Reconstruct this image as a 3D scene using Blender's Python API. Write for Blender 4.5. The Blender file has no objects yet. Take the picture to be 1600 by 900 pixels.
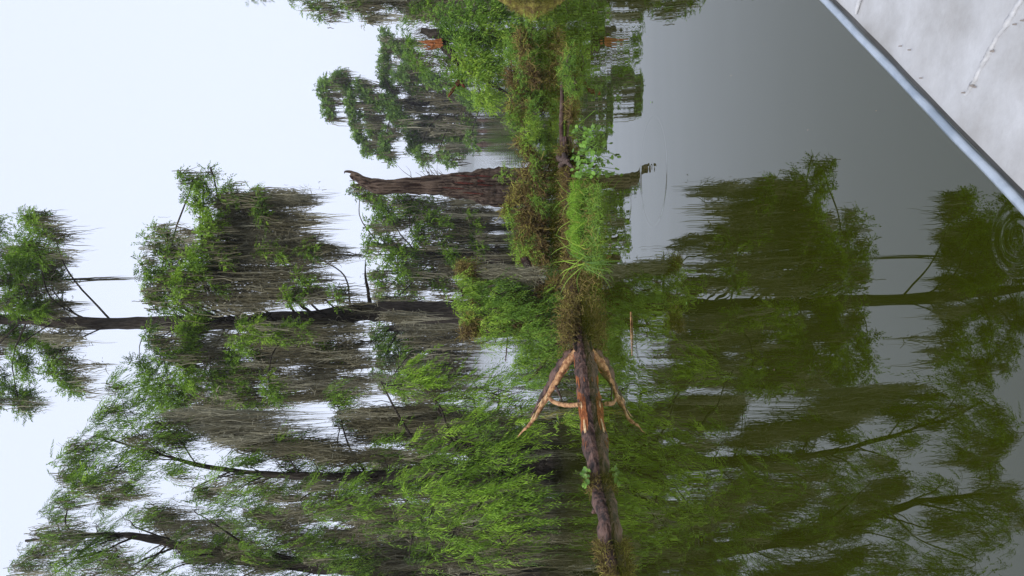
import bpy, math, random
import numpy as np
from mathutils import Vector, noise as mnoise

R = math.radians
rng = np.random.default_rng(7)
random.seed(7)
S = bpy.context.scene
COL = S.collection

# ------------------------------------------------------------------ camera
CAM_H = 1.2
F_PX = 1150.0                      # focal length in pixels of the 1600 px wide photo
PITCH, ROLL = R(2.8), R(1.6)
Fv = np.array([0, math.cos(PITCH), -math.sin(PITCH)])
Dn = np.array([0, -math.sin(PITCH), -math.cos(PITCH)])
Rt = np.array([1.0, 0, 0])
CX = math.cos(ROLL) * Dn - math.sin(ROLL) * Rt     # image right  = world down (camera held sideways)
CY = math.sin(ROLL) * Dn + math.cos(ROLL) * Rt     # image up     = world right
cam = bpy.data.cameras.new('camera'); cam_o = bpy.data.objects.new('camera', cam); COL.objects.link(cam_o)
cam.sensor_width = 36; cam.sensor_fit = 'HORIZONTAL'; cam.lens = 36 * F_PX / 1600
cam.clip_end = 6000; cam.clip_start = 0.05
from mathutils import Matrix
m = Matrix.Identity(4)
for i in range(3):
    m[i][0], m[i][1], m[i][2] = CX[i], CY[i], -Fv[i]
m[2][3] = CAM_H
cam_o.matrix_world = m
S.camera = cam_o

def ray(x, y):
    return Fv + ((x - 800) / F_PX) * CX + ((450 - y) / F_PX) * CY
def at(x, y, D):                    # the point at distance D ahead that stands at a spot of the view
    d = ray(x, y); return np.array([0, 0, CAM_H]) + d * (D / d[1])
def on_z(x, y, z=0.0):
    d = ray(x, y); return np.array([0, 0, CAM_H]) + d * ((z - CAM_H) / d[2])

# ------------------------------------------------------------------ light
S.view_settings.view_transform = 'Standard'; S.view_settings.look = 'None'
S.view_settings.exposure = 0.0; S.view_settings.gamma = 1
SUN_EL, SUN_AZ = R(46), R(205)     # azimuth the light comes from, measured from +Y clockwise
W = bpy.data.worlds.new('World'); S.world = W; W.use_nodes = True
nt = W.node_tree; nt.nodes.clear()
sky = nt.nodes.new('ShaderNodeTexSky'); sky.sky_type = 'NISHITA'; sky.sun_disc = False
sky.sun_elevation = SUN_EL; sky.sun_rotation = SUN_AZ
sky.dust_density = 4; sky.air_density = 1.0; sky.ozone_density = 1.0
hs = nt.nodes.new('ShaderNodeHueSaturation'); hs.inputs['Saturation'].default_value = 0.25
cl = nt.nodes.new('ShaderNodeMix'); cl.data_type = 'RGBA'; cl.inputs[0].default_value = 0.8
cl.inputs[7].default_value = (12.7, 13.9, 16.8, 1)           # the even cloud layer
bgn = nt.nodes.new('ShaderNodeBackground'); bgn.inputs['Strength'].default_value = 0.080
wo = nt.nodes.new('ShaderNodeOutputWorld')
nt.links.new(sky.outputs[0], hs.inputs['Color']); nt.links.new(hs.outputs[0], cl.inputs[6])
nt.links.new(cl.outputs[2], bgn.inputs[0]); nt.links.new(bgn.outputs[0], wo.inputs[0])
sun = bpy.data.lights.new('sun', 'SUN'); sun.energy = 2.9; sun.angle = R(24); sun.color = (1, 0.97, 0.92)
sun_o = bpy.data.objects.new('sun', sun); COL.objects.link(sun_o)
sun_o.rotation_euler = (R(90) - SUN_EL, 0, -SUN_AZ + math.pi)
d_to = Vector((math.sin(SUN_AZ) * math.cos(SUN_EL), math.cos(SUN_AZ) * math.cos(SUN_EL), math.sin(SUN_EL)))
sun_o.rotation_euler = d_to.to_track_quat('Z', 'Y').to_euler()
S.cycles.max_bounces = 8; S.cycles.diffuse_bounces = 1; S.cycles.glossy_bounces = 3
S.cycles.transmission_bounces = 3; S.cycles.volume_bounces = 0; S.cycles.transparent_max_bounces = 6
S.cycles.caustics_reflective = False; S.cycles.caustics_refractive = False

# ------------------------------------------------------------------ materials
def mat(name, col, rough=0.8, spec=0.3, transl=0.0, tint=None, bump=None, nz=None):
    """tint: colours along a ramp driven by each frond's own 'tint' value; nz: (scale, colour2, lo, hi) mottling"""
    M = bpy.data.materials.new(name); M.use_nodes = True
    n, l = M.node_tree.nodes, M.node_tree.links
    b = n['Principled BSDF']; b.inputs['Roughness'].default_value = rough
    b.inputs['Specular IOR Level'].default_value = spec
    b.inputs['Base Color'].default_value = (*col, 1)
    src = None
    if tint:
        a = n.new('ShaderNodeAttribute'); a.attribute_name = 'tint'
        r = n.new('ShaderNodeValToRGB'); e = r.color_ramp.elements
        while len(e) < len(tint): e.new(0.5)
        for i, (p, c) in enumerate(tint): e[i].position = p; e[i].color = (*c, 1)
        l.new(a.outputs['Fac'], r.inputs[0]); src = r.outputs[0]
    if nz:
        tc = n.new('ShaderNodeTexCoord'); mp = n.new('ShaderNodeMapping')
        mp.inputs['Scale'].default_value = nz[4] if len(nz) > 4 else (1, 1, 1)
        t = n.new('ShaderNodeTexNoise'); t.inputs['Scale'].default_value = nz[0]; t.inputs['Detail'].default_value = 8
        t.inputs['Roughness'].default_value = 0.65
        mr = n.new('ShaderNodeMapRange'); mr.inputs[1].default_value = nz[2]; mr.inputs[2].default_value = nz[3]
        mx = n.new('ShaderNodeMix'); mx.data_type = 'RGBA'
        mx.inputs[6].default_value = (*col, 1); mx.inputs[7].default_value = (*nz[1], 1)
        if src: l.new(src, mx.inputs[6])
        l.new(tc.outputs['Object'], mp.inputs[0]); l.new(mp.outputs[0], t.inputs['Vector'])
        l.new(t.outputs['Fac'], mr.inputs[0]); l.new(mr.outputs[0], mx.inputs[0]); src = mx.outputs[2]
    if src: l.new(src, b.inputs['Base Color'])
    if bump:
        tc = n.new('ShaderNodeTexCoord'); mp = n.new('ShaderNodeMapping')
        mp.inputs['Scale'].default_value = bump[2] if len(bump) > 2 else (1, 1, 1)
        t = n.new('ShaderNodeTexNoise'); t.inputs['Scale'].default_value = bump[0]; t.inputs['Detail'].default_value = 6
        bp = n.new('ShaderNodeBump'); bp.inputs['Distance'].default_value = bump[1]; bp.inputs['Strength'].default_value = 1
        l.new(tc.outputs['Object'], mp.inputs[0]); l.new(mp.outputs[0], t.inputs['Vector'])
        l.new(t.outputs['Fac'], bp.inputs['Height']); l.new(bp.outputs[0], b.inputs['Normal'])
    if transl:
        tr = n.new('ShaderNodeBsdfTranslucent'); ms = n.new('ShaderNodeMixShader'); ms.inputs[0].default_value = transl
        if src: l.new(src, tr.inputs[0])
        else: tr.inputs[0].default_value = (*col, 1)
        l.new(b.outputs[0], ms.inputs[1]); l.new(tr.outputs[0], ms.inputs[2])
        l.new(ms.outputs[0], n['Material Output'].inputs[0])
    return M

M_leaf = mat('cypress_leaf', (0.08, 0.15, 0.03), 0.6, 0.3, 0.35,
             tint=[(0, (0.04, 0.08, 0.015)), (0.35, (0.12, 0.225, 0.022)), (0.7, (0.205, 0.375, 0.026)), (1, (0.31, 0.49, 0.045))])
M_leaf_far = mat('cypress_leaf_far', (0.08, 0.15, 0.05), 0.7, 0.2, 0.3,
             tint=[(0, (0.07, 0.14, 0.035)), (0.5, (0.15, 0.27, 0.05)), (1, (0.25, 0.40, 0.06))])
M_moss = mat('spanish_moss', (0.13, 0.11, 0.085), 0.95, 0.05, 0.25,
             tint=[(0, (0.055, 0.047, 0.027)), (0.5, (0.185, 0.168, 0.105)), (1, (0.41, 0.39, 0.29))])
M_fibre = mat('brown_fibre', (0.16, 0.11, 0.05), 0.95, 0.05, 0.2,
             tint=[(0, (0.10, 0.065, 0.035)), (0.5, (0.22, 0.165, 0.06)), (1, (0.34, 0.33, 0.07))])
M_fern = mat('fern_green', (0.1, 0.2, 0.03), 0.6, 0.3, 0.35,
             tint=[(0, (0.07, 0.15, 0.03)), (0.5, (0.18, 0.33, 0.04)), (1, (0.36, 0.52, 0.06))])
M_grass = mat('bright_grass', (0.2, 0.42, 0.03), 0.6, 0.3, 0.4,
             tint=[(0, (0.06, 0.11, 0.02)), (0.5, (0.15, 0.31, 0.025)), (1, (0.30, 0.48, 0.05))])
M_bark = mat('cypress_bark', (0.075, 0.062, 0.052), 0.9, 0.15, nz=(6, (0.028, 0.022, 0.018), 0.4, 0.6, (3, 3, 0.5)), bump=(14, 0.05, (3, 3, 0.35)))
M_snag = mat('weathered_wood', (0.25, 0.175, 0.125), 0.9, 0.15, nz=(4, (0.045, 0.024, 0.017), 0.42, 0.58, (3, 3, 0.22)), bump=(10, 0.16, (2.5, 2.5, 0.13)))
M_log = mat('wet_log_bark', (0.15, 0.082, 0.064), 0.55, 0.4, nz=(26, (0.022, 0.012, 0.010), 0.40, 0.60, (0.18, 1, 1)), bump=(34, 0.03, (0.15, 1, 1)))
M_heart = mat('broken_heartwood', (0.46, 0.17, 0.06), 0.6, 0.3, nz=(18, (0.22, 0.07, 0.03), 0.4, 0.65), bump=(40, 0.01))
M_splint = mat('fresh_splinter', (0.85, 0.62, 0.36), 0.55, 0.3, nz=(30, (0.6, 0.33, 0.14), 0.5, 0.75))
M_tan = mat('bare_tan_wood', (0.50, 0.29, 0.14), 0.65, 0.3, nz=(22, (0.20, 0.08, 0.035), 0.42, 0.62), bump=(45, 0.02))
M_dead = mat('dead_wood', (0.12, 0.085, 0.07), 0.9, 0.1, nz=(20, (0.05, 0.03, 0.025), 0.4, 0.6))
M_red = mat('red_rotten_wood', (0.20, 0.055, 0.035), 0.85, 0.2, nz=(20, (0.07, 0.02, 0.015), 0.4, 0.6), bump=(40, 0.015))
M_mossy = mat('mossy_bark', (0.24, 0.22, 0.05), 0.95, 0.1, nz=(9, (0.10, 0.07, 0.03), 0.4, 0.6), bump=(25, 0.03))
M_padleaf = mat('round_leaf', (0.17, 0.34, 0.04), 0.45, 0.4, 0.3, tint=[(0, (0.07, 0.16, 0.02)), (1, (0.20, 0.38, 0.05))])
M_forest = mat('far_forest_leaf', (0.05, 0.07, 0.04), 0.9, 0.1)
M_metal = mat('painted_aluminium', (0.43, 0.43, 0.44), 0.5, 0.4, nz=(7, (0.27, 0.26, 0.25), 0.36, 0.70), bump=(16, 0.004))
M_rim = mat('bare_aluminium_rim', (0.42, 0.47, 0.53), 0.35, 0.5, nz=(12, (0.28, 0.33, 0.39), 0.42, 0.62), bump=(30, 0.003))
M_rim.node_tree.nodes['Principled BSDF'].inputs['Metallic'].default_value = 0.5
M_weld = mat('weld_bead', (0.43, 0.43, 0.44), 0.5, 0.5, nz=(25, (0.30, 0.29, 0.28), 0.5, 0.72), bump=(60, 0.004))
M_speck = mat('dark_specks', (0.25, 0.22, 0.2), 0.8)

# ------------------------------------------------------------------ mesh helpers
class Geo:
    def __init__(s): s.v = []; s.f = []; s.t = []; s.n = 0
    def add(s, v, f, t=0.5):
        v = np.asarray(v, float).reshape(-1, 3); s.v.append(v)
        s.f.append(np.asarray(f, int) + s.n); s.n += len(v)
        s.t.append(np.broadcast_to(np.asarray(t, float), (len(v),)).copy())
def build(name, g, material, parent=None, smooth=False, origin=None):
    v = np.concatenate(g.v); t = np.concatenate(g.t)
    org = np.array(parent['_org']) if parent is not None and '_org' in parent else (np.array(origin) if origin is not None else None)
    if origin is None and parent is None: org = np.array([v[:, 0].mean(), v[:, 1].mean(), v[:, 2].min()])
    if org is None: org = np.zeros(3)
    me = bpy.data.meshes.new(name)
    me.vertices.add(len(v)); me.vertices.foreach_set('co', (v - org).astype(np.float32).ravel())
    loops = np.concatenate([f.ravel() for f in g.f]); tot = np.concatenate([np.full(len(f), f.shape[1]) for f in g.f])
    me.loops.add(len(loops)); me.loops.foreach_set('vertex_index', loops.astype(np.int32))
    me.polygons.add(len(tot)); st = np.concatenate([[0], np.cumsum(tot)[:-1]])
    me.polygons.foreach_set('loop_start', st.astype(np.int32))
    me.polygons.foreach_set('use_smooth', np.full(len(tot), smooth))
    a = me.attributes.new('tint', 'FLOAT', 'POINT'); a.data.foreach_set('value', t.astype(np.float32))
    me.materials.append(material); me.update(calc_edges=True); me.validate()
    o = bpy.data.objects.new(name, me); COL.objects.link(o)
    if parent is not None:
        o.parent = parent
    else: o.location = org
    o['_org'] = [float(q) for q in org]
    return o
def empty(name, loc, label, cat, group=None, kind=None):
    o = bpy.data.objects.new(name, None); COL.objects.link(o); o.location = [float(q) for q in loc]
    o['_org'] = [float(q) for q in loc]; tag(o, label, cat, group, kind); return o
def tag(o, label=None, cat=None, group=None, kind=None):
    if label: o['label'] = label
    if cat: o['category'] = cat
    if group: o['group'] = group
    if kind: o['kind'] = kind
    return o
def nrm(a): return a / np.maximum(np.linalg.norm(a, axis=-1, keepdims=True), 1e-9)
def rv(n): return nrm(rng.normal(size=(n, 3)))

def catmull(P, per=6):
    P = np.asarray(P, float); Q = np.vstack([2 * P[0] - P[1], P, 2 * P[-1] - P[-2]]); out = []
    for i in range(len(P) - 1):
        a, b, c, d = Q[i:i + 4]
        for t in np.linspace(0, 1, per, endpoint=False):
            out.append(0.5 * (2 * b + (c - a) * t + (2 * a - 5 * b + 4 * c - d) * t * t + (3 * b - a - 3 * c + d) * t ** 3))
    out.append(P[-1]); return np.array(out)
def tube(g, P, r, sides=8, per=6, rough=0.0, flute=0.0, fl_n=7, nscale=3.0, tint=0.5, wob=0.0, flat=1.0):
    """tapered tube through points P with radii r, bark relief 'rough', buttress fluting at the start"""
    PR = catmull(np.hstack([np.asarray(P, float), np.asarray(r, float)[:, None]]), per)
    P, r = PR[:, :3], np.maximum(PR[:, 3], 0.0008); n = len(P)
    T = nrm(np.gradient(P, axis=0)); ref = np.array([0.13, 0.21, 0.97]) if abs(T[0][2]) < 0.8 else np.array([0.97, 0.1, 0.2])
    U = nrm(np.cross(T, ref)); V = np.cross(T, U)
    if wob: P = P + wob * r[:, None] * rng.normal(size=P.shape)
    A = np.linspace(0, 2 * math.pi, sides, endpoint=False); s = np.linspace(0, 1, n)
    rr = np.repeat(r[:, None], sides, 1)
    if flute: rr = rr * (1 + flute * np.clip(1 - s * 3, 0, 1)[:, None] * np.cos(A * fl_n + 1.1)[None]) * (1 + 0.25 * flute * np.cos(A * fl_n + 1.1 + s[:, None] * 2))
    vv = P[:, None] + rr[..., None] * (np.cos(A)[None, :, None] * U[:, None] + flat * np.sin(A)[None, :, None] * V[:, None])
    if rough:
        o = np.array([mnoise.noise(Vector((q * nscale).tolist())) + 0.5 * mnoise.noise(Vector((q * nscale * 2.7).tolist())) for q in vv.reshape(-1, 3)]).reshape(n, sides)
        vv = vv + (rough * rr * o)[..., None] * (vv - P[:, None]) / np.maximum(rr, 1e-6)[..., None]
    i = np.arange(n - 1)[:, None] * sides; j = np.arange(sides)[None]; k = (j + 1) % sides
    f = np.stack([i + j, i + k, i + sides + k, i + sides + j], -1).reshape(-1, 4)
    base = g.n
    g.add(vv.reshape(-1, 3), f, tint)
    c = np.array([[(q) for q in P[0]], [q for q in P[-1]]]); jj = np.arange(sides)
    vv2 = np.vstack([c[0:1], vv[0]]); g.add(vv2, np.stack([np.zeros(sides, int), 1 + (jj + 1) % sides, 1 + jj], -1), tint)
    vv2 = np.vstack([c[1:2], vv[-1]]); g.add(vv2, np.stack([np.zeros(sides, int), 1 + jj, 1 + (jj + 1) % sides], -1), tint)

def fronds(g, P, D, L, K=8, ll=0.12, lw=0.03, droop=0.4, tint=None, curl=0.25, spread=0.7):
    """feathery sprays: K leaflets either side of a drooping stem"""
    N = len(P); D = nrm(D); L = np.broadcast_to(L, (N,))
    Sd = nrm(np.cross(D, rv(N))); t = (np.arange(K) + 0.3) / K
    G = np.array([0, 0, -1.0])
    C = P[:, None] + D[:, None] * (L[:, None] * t)[..., None] + G * (droop * L[:, None] * t ** 2)[..., None]
    Tn = nrm(D[:, None] + G * (2 * droop * t)[None, :, None])
    sg = np.where(np.arange(K) % 2 == 0, 1.0, -1.0)[None, :, None]
    ld = nrm(Tn * 0.75 + sg * Sd[:, None] * spread + rng.normal(size=(N, K, 3)) * curl + G * droop * 0.5)
    ln = ll * (1 - 0.45 * t)[None] * rng.uniform(0.7, 1.3, (N, K)); w = lw * rng.uniform(0.7, 1.3, (N, K))
    B = nrm(np.cross(ld, rng.normal(size=(N, K, 3)) * 0.8 + np.cross(D, Sd)[:, None]))
    v = np.stack([C, C + ld * (ln * 0.45)[..., None] + B * (w / 2)[..., None], C + ld * ln[..., None] + G * (ln * droop * 0.25)[..., None],
                  C + ld * (ln * 0.45)[..., None] - B * (w / 2)[..., None]], 2)
    tt = rng.uniform(0.1, 0.9, N) if tint is None else tint
    M = N * K; f = np.arange(M * 4).reshape(M, 4)
    tt = np.repeat((np.repeat(np.asarray(tt)[:, None], K, 1) + rng.normal(size=(N, K)) * 0.08).ravel(), 4)
    g.add(v.reshape(-1, 3), f, np.clip(tt, 0, 1))

def strands(g, P, L, w=0.02, seg=5, wander=0.05, tint=None, dirv=None, center=None, conv=0.0):
    """hanging tapered ribbons"""
    N = len(P); L = np.broadcast_to(L, (N,)); t = np.linspace(0, 1, seg + 1)
    d = np.array([0, 0, -1.0]) if dirv is None else dirv
    d = np.broadcast_to(d, (N, 3))
    off = np.cumsum(rng.normal(size=(N, seg + 1, 3)) * wander, axis=1) * np.array([1, 1, 0.3]); off -= off[:, :1]
    C = P[:, None] + d[:, None] * (L[:, None] * t)[..., None] + off * L[:, None, None] ** 0.5
    if center is not None: C[..., :2] += (np.asarray(center)[:2] - C[..., :2]) * (conv * t ** 0.8)[None, :, None]
    S_ = rv(N) * np.array([1, 0.6, 0.05]); S_ = nrm(S_)
    ww = w * rng.uniform(0.5, 1.4, N)[:, None] * np.array([0.7] + [1.0] * (seg - 1) + [0.05])[None] * (1 - 0.6 * t)[None]
    v = np.stack([C + S_[:, None] * ww[..., None] / 2, C - S_[:, None] * ww[..., None] / 2], 2)   # N,seg+1,2,3
    k = np.arange(N)[:, None] * (seg + 1) * 2 + np.arange(seg)[None] * 2
    f = np.stack([k, k + 1, k + 3, k + 2], -1).reshape(-1, 4)
    tt = rng.uniform(0, 1, N) if tint is None else tint
    g.add(v.reshape(-1, 3), f, np.repeat(np.asarray(tt), (seg + 1) * 2))

def tangle(g, P, L, w=0.006, tint=None, seg=4, curl=0.5):
    """curly fibres going every way"""
    N = len(P); D = rv(N); off = np.cumsum(D[:, None] + rng.normal(size=(N, seg + 1, 3)) * curl, axis=1); off -= off[:, :1]
    C = P[:, None] + off * (np.broadcast_to(L, (N,))[:, None, None] / seg); S_ = rv(N)
    v = np.stack([C + S_[:, None] * w / 2, C - S_[:, None] * w / 2], 2)
    k = np.arange(N)[:, None] * (seg + 1) * 2 + np.arange(seg)[None] * 2
    tt = rng.uniform(0, 1, N) if tint is None else tint
    g.add(v.reshape(-1, 3), np.stack([k, k + 1, k + 3, k + 2], -1).reshape(-1, 4), np.repeat(np.asarray(tt), (seg + 1) * 2))

# ------------------------------------------------------------------ water and far shore
def grid_plane(name, x0, x1, y0, y1, z, material):
    g = Geo(); g.add([(x0, y0, z), (x1, y0, z), (x1, y1, z), (x0, y1, z)], [[0, 1, 2, 3]])
    return build(name, g, material, origin=(0, 0, 0))
Mw = bpy.data.materials.new('lake_water'); Mw.use_nodes = True
n, l = Mw.node_tree.nodes, Mw.node_tree.links
b = n['Principled BSDF']; b.inputs['Base Color'].default_value = (0.018, 0.022, 0.001, 1)
b.inputs['Roughness'].default_value = 0.0; b.inputs['IOR'].default_value = 1.80; b.inputs['Specular IOR Level'].default_value = 0.5
tc = n.new('ShaderNodeTexCoord')
def wnoise(scale, sc3, det):
    mp = n.new('ShaderNodeMapping'); mp.inputs['Scale'].default_value = sc3
    t = n.new('ShaderNodeTexNoise'); t.inputs['Scale'].default_value = scale; t.inputs['Detail'].default_value = det
    l.new(tc.outputs['Object'], mp.inputs[0]); l.new(mp.outputs[0], t.inputs['Vector']); return t.outputs['Fac']
def math_(op, a, b_=None, c=None):
    q = n.new('ShaderNodeMath'); q.operation = op
    for i, v in enumerate((a, b_, c)):
        if v is None: continue
        if isinstance(v, (int, float)): q.inputs[i].default_value = v
        else: l.new(v, q.inputs[i])
    return q.outputs[0]
# slow swell, fine wind ripple growing far out, and rings where something broke the surface
h1 = math_('MULTIPLY', wnoise(1.1, (0.6, 1.0, 1), 0.0), 0.006)
h1b = math_('MULTIPLY', wnoise(3.4, (0.45, 1.2, 1), 0.0), 0.0009)
sepx = n.new('ShaderNodeSeparateXYZ'); l.new(tc.outputs['Object'], sepx.inputs[0])
far = n.new('ShaderNodeMapRange'); far.inputs[1].default_value = 9; far.inputs[2].default_value = 45
far.inputs[3].default_value = 0.0; far.inputs[4].default_value = 1.0; l.new(sepx.outputs[1], far.inputs[0])
h2 = math_('MULTIPLY', math_('MULTIPLY', wnoise(1.6, (0.35, 1.3, 1), 2.0), 0.020), far.outputs[0])
hsum = math_('ADD', math_('ADD', h1, h1b), h2)
def ring(px, py, r0, amp, wl, width):
    c = on_z(px, py, 0)
    vd = n.new('ShaderNodeVectorMath'); vd.operation = 'DISTANCE'; l.new(tc.outputs['Object'], vd.inputs[0]); vd.inputs[1].default_value = tuple(c)
    dd = math_('SUBTRACT', vd.outputs['Value'], r0)
    env = math_('EXPONENT', math_('MULTIPLY', math_('MULTIPLY', dd, dd), -1.0 / width ** 2))
    return math_('MULTIPLY', math_('MULTIPLY', math_('SINE', math_('MULTIPLY', dd, 6.283 / wl)), env), amp)
RINGS = [(1018, 262, 0.0, 0.00015, 0.10, 0.07), (1020, 268, 0.36, 0.0003, 0.05, 0.018), (1590, 372, 0.05, 0.00010, 0.030, 0.035)]
for a in RINGS: hsum = math_('ADD', hsum, ring(*a))
bp = n.new('ShaderNodeBump'); bp.inputs['Strength'].default_value = 1; bp.inputs['Distance'].default_value = 1
l.new(hsum, bp.inputs['Height']); l.new(bp.outputs[0], b.inputs['Normal'])
water = grid_plane('water', -2500, 2500, -300, 4500, 0, Mw); water['kind'] = 'structure'; water['label'] = 'still dark green lake water mirroring the trees'

fg = Geo()                                                    # the low wood on the far shore, one mass
N = 9000; xs = rng.uniform(-1300, 1300, N); ys = 1500 + rng.uniform(0, 90, N)
top = 24 + 3.0 * np.sin(xs / 37) + 2.5 * np.sin(xs / 13 + 1); zs = rng.uniform(0, 1, N) ** 0.6 * top
P = np.stack([xs, ys, zs], 1); fronds(fg, P, rv(N) + np.array([0, 0, 0.3]), 7, K=6, ll=6, lw=5, droop=0.2)
ff = build('far_forest', fg, M_forest); tag(ff, 'low hazy line of trees along the far shore of the lake', 'far forest', kind='stuff')
gg = Geo(); tt = np.linspace(-1600, 1600, 60); zz = 17 + 2 * np.sin(tt / 90) 
v = np.concatenate([np.stack([tt, 1525 + 0 * tt, 0 * tt - .2], 1), np.stack([tt, 1540 + 0 * tt, zz], 1), np.stack([tt, 1900 + 0 * tt, zz * 0.9], 1), np.stack([tt, 1950 + 0 * tt, 0 * tt - .2], 1)])
i = np.arange(59); gg.add(v, np.concatenate([np.stack([k * 60 + i, k * 60 + i + 1, (k + 1) * 60 + i + 1, (k + 1) * 60 + i], 1) for k in range(3)]))
o = build('far_shore', gg, M_forest, origin=(0, 0, 0)); tag(o, 'low wooded land of the far shore', kind='structure')

# ------------------------------------------------------------------ trees
def stroke_pts(s, D, dz):
    """s = (x1,y1,x2,y2,r): a run of foliage seen between two spots, r its half thickness in photo pixels"""
    x1, y1, x2, y2, r = s[:5]
    n_ = max(1, int(math.hypot(x2 - x1, y2 - y1) / (r * 0.7)) + 1)
    out = []
    for k in range(n_):
        t = k / max(1, n_ - 1) if n_ > 1 else 0.5
        out.append((at(x1 + (x2 - x1) * t, y1 + (y2 - y1) * t, D + dz), r * (D + dz) / F_PX))
    return out

MOSSF = 0.5
def make_tree(name, label, D, trunk, strokes, moss, group='bald cypress trees in the lake', leafmat=None, fr=None, cover=2.2,
              depth=2.0, moss_under=0.5, mw=0.022, msz=1.0, bark=None, sides=12, flute=0.16, limb_r=1.0, tbias=0.58, moss_n=26, cat='tree', mossmat=None, lf=.35):
    fr = fr or dict(L=0.28, K=10, ll=0.11, lw=0.026, droop=0.25, bias=(.1, 0, -.1))
    base = at(trunk[0][0], trunk[0][1], D); base[2] = 0
    root = empty(name, base, label, cat, group)
    TP = np.array([at(x, y, D) for x, y, _ in trunk]); TR = np.array([r * D / F_PX for _, _, r in trunk])
    g = Geo(); P0 = TP.copy(); P0[0][2] = -0.5
    tube(g, P0, TR, sides=sides * 2, per=10, rough=0.35, flute=flute, nscale=2.2 / max(TR[0], .1) * .3)
    build('trunk', g, bark or M_bark, root, smooth=True)
    gl, gm = Geo(), Geo(); tz = np.array([p[2] for p in TP])
    for si, s in enumerate(strokes):
        dz = rng.uniform(-depth, 0.5 * depth) if len(s) < 6 or s[5] is None else s[5]
        tb = tbias if len(s) < 7 else s[6]
        pts = stroke_pts(s, D, dz)
        # limb from the trunk out to the stroke and through it
        a, c = pts[0][0], pts[-1][0]
        tpx = np.interp(a[2], tz, TP[:, 0]) if len(tz) > 1 else TP[0][0]
        if abs(a[0] - tpx) > abs(c[0] - tpx): a, c = c, a
        hz = abs(a[0] - tpx) + abs(dz) * 0.5; zt = np.clip(min(a[2], c[2]) - lf * hz - 0.1, 0.6, tz.max())
        T0 = np.array([np.interp(zt, tz, TP[:, q]) for q in (0, 1)] + [zt]); tr = np.interp(zt, tz, TR)
        mid = T0 * 0.5 + a * 0.5 + np.array([0, 0, 0.12 * hz]) + rng.normal(size=3) * 0.09 * hz
        r0 = min(tr * 0.42, 0.010 + 0.0085 * np.linalg.norm(c - T0)) * limb_r
        gb = Geo(); pl = [T0, mid, a]; rl = [r0, r0 * 0.7, r0 * 0.42]
        if np.linalg.norm(c - a) > 0.15: pl.append((a + c) / 2 + rng.normal(size=3) * 0.05); rl.append(r0 * .3); pl.append(c); rl.append(r0 * 0.12)
        tube(gb, pl, rl, sides=6, per=6, rough=0.2, wob=0.3)
        for pc, pr in pts:                                        # twigs
            for _ in range(3):
                q = pc + rv(1)[0] * pr * 1.2; o_ = pc + rv(1)[0] * pr * 0.3
                tube(gb, [o_, (o_ + q) / 2 + rv(1)[0] * pr * .15, q], [r0 * .2, r0 * .13, 0.002], sides=4, per=2)
        build('branch', gb, bark or M_bark, root)
        for pc, pr in pts:
            # sub-clumps inside the blob, so the outline stays ragged
            nc = max(3, int(7)); cc = pc + rv(nc) * pr * rng.uniform(0.2, 1.05, (nc, 1)); cc[:, 1] = pc[1] + (cc[:, 1] - pc[1]) * 1.3
            area = fr['L'] * fr['ll'] * 0.55
            N = int(max(6, cover * math.pi * pr * pr / area))
            ci = rng.integers(0, nc, N); Pp = cc[ci] + rng.normal(size=(N, 3)) * pr * 0.27
            Dd = (Pp - pc) / max(pr, .05) * 0.6 + rv(N) * fr.get('rnd', 0.6) + np.array(fr.get('bias', (0, 0, 0.1)))
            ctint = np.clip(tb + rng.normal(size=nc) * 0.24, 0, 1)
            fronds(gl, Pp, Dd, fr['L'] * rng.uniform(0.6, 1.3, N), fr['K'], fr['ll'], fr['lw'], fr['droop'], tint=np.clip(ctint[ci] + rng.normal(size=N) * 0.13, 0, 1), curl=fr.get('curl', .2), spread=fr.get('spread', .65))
            if rng.random() < moss_under:
                nb = rng.integers(1, 3)
                for _ in range(nb):
                    k = rng.integers(8, moss_n); p0 = pc + rv(1)[0] * pr * 0.7
                    Lm = rng.uniform(0.4, 1.3) * msz
                    strands(gm, p0 + rng.normal(size=(k, 3)) * np.array([.09, .12, .08]) * msz, Lm * rng.uniform(0.3, 1, k), mw, tint=np.clip(rng.uniform(.1, .8) + rng.normal(size=k) * .12, 0, 1), wander=0.03)
    for s in moss:      # (x1,y1,x2,y2, length_px, bundles, [tint])
        x1, y1, x2, y2, Lp, nb = s[:6]; tb = s[6] if len(s) > 6 else 0.42
        for _ in range(int(nb * MOSSF) + 1):
            t = rng.random(); dz = rng.uniform(-.5 * depth, depth) if len(s) < 8 else s[7]; sc = (D + dz) / F_PX
            p0 = at(x1 + (x2 - x1) * t + rng.normal() * 8, y1 + (y2 - y1) * t + rng.normal() * 3, D + dz)
            k = rng.integers(moss_n // 2, moss_n + 6); Lm = Lp * sc * rng.uniform(0.5, 1.45)
            wd = rng.uniform(0.05, 0.13) * msz
            zo = -rng.random(k) ** 1.3 * Lm * 0.5
            Pp = p0 + rng.normal(size=(k, 3)) * np.array([wd, wd * 1.2, 0.05]); Pp[:, 2] += zo
            bt_ = tb + .12 + rng.normal() * .2
            cl_ = Lm * (0.25 + 0.6 * rng.random(k) ** 1.4)
            strands(gm, Pp, cl_, mw, tint=np.clip(bt_ + rng.normal(size=k) * .14, 0, 1), wander=0.036, center=p0, conv=.7)
            kf = k; pf = p0 + rng.normal(size=(kf, 3)) * np.array([wd, wd, 0]) ; pf[:, 2] -= rng.random(kf) * Lm * .8
            tangle(gm, pf, (.13 * msz), mw * .8, tint=np.clip(bt_ + .1 + rng.normal(size=kf) * .15, 0, 1), curl=.6)
    build('foliage', gl, leafmat or M_leaf, root)
    if gm.n: build('hanging_moss', gm, mossmat or M_moss, root)
    return root

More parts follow.
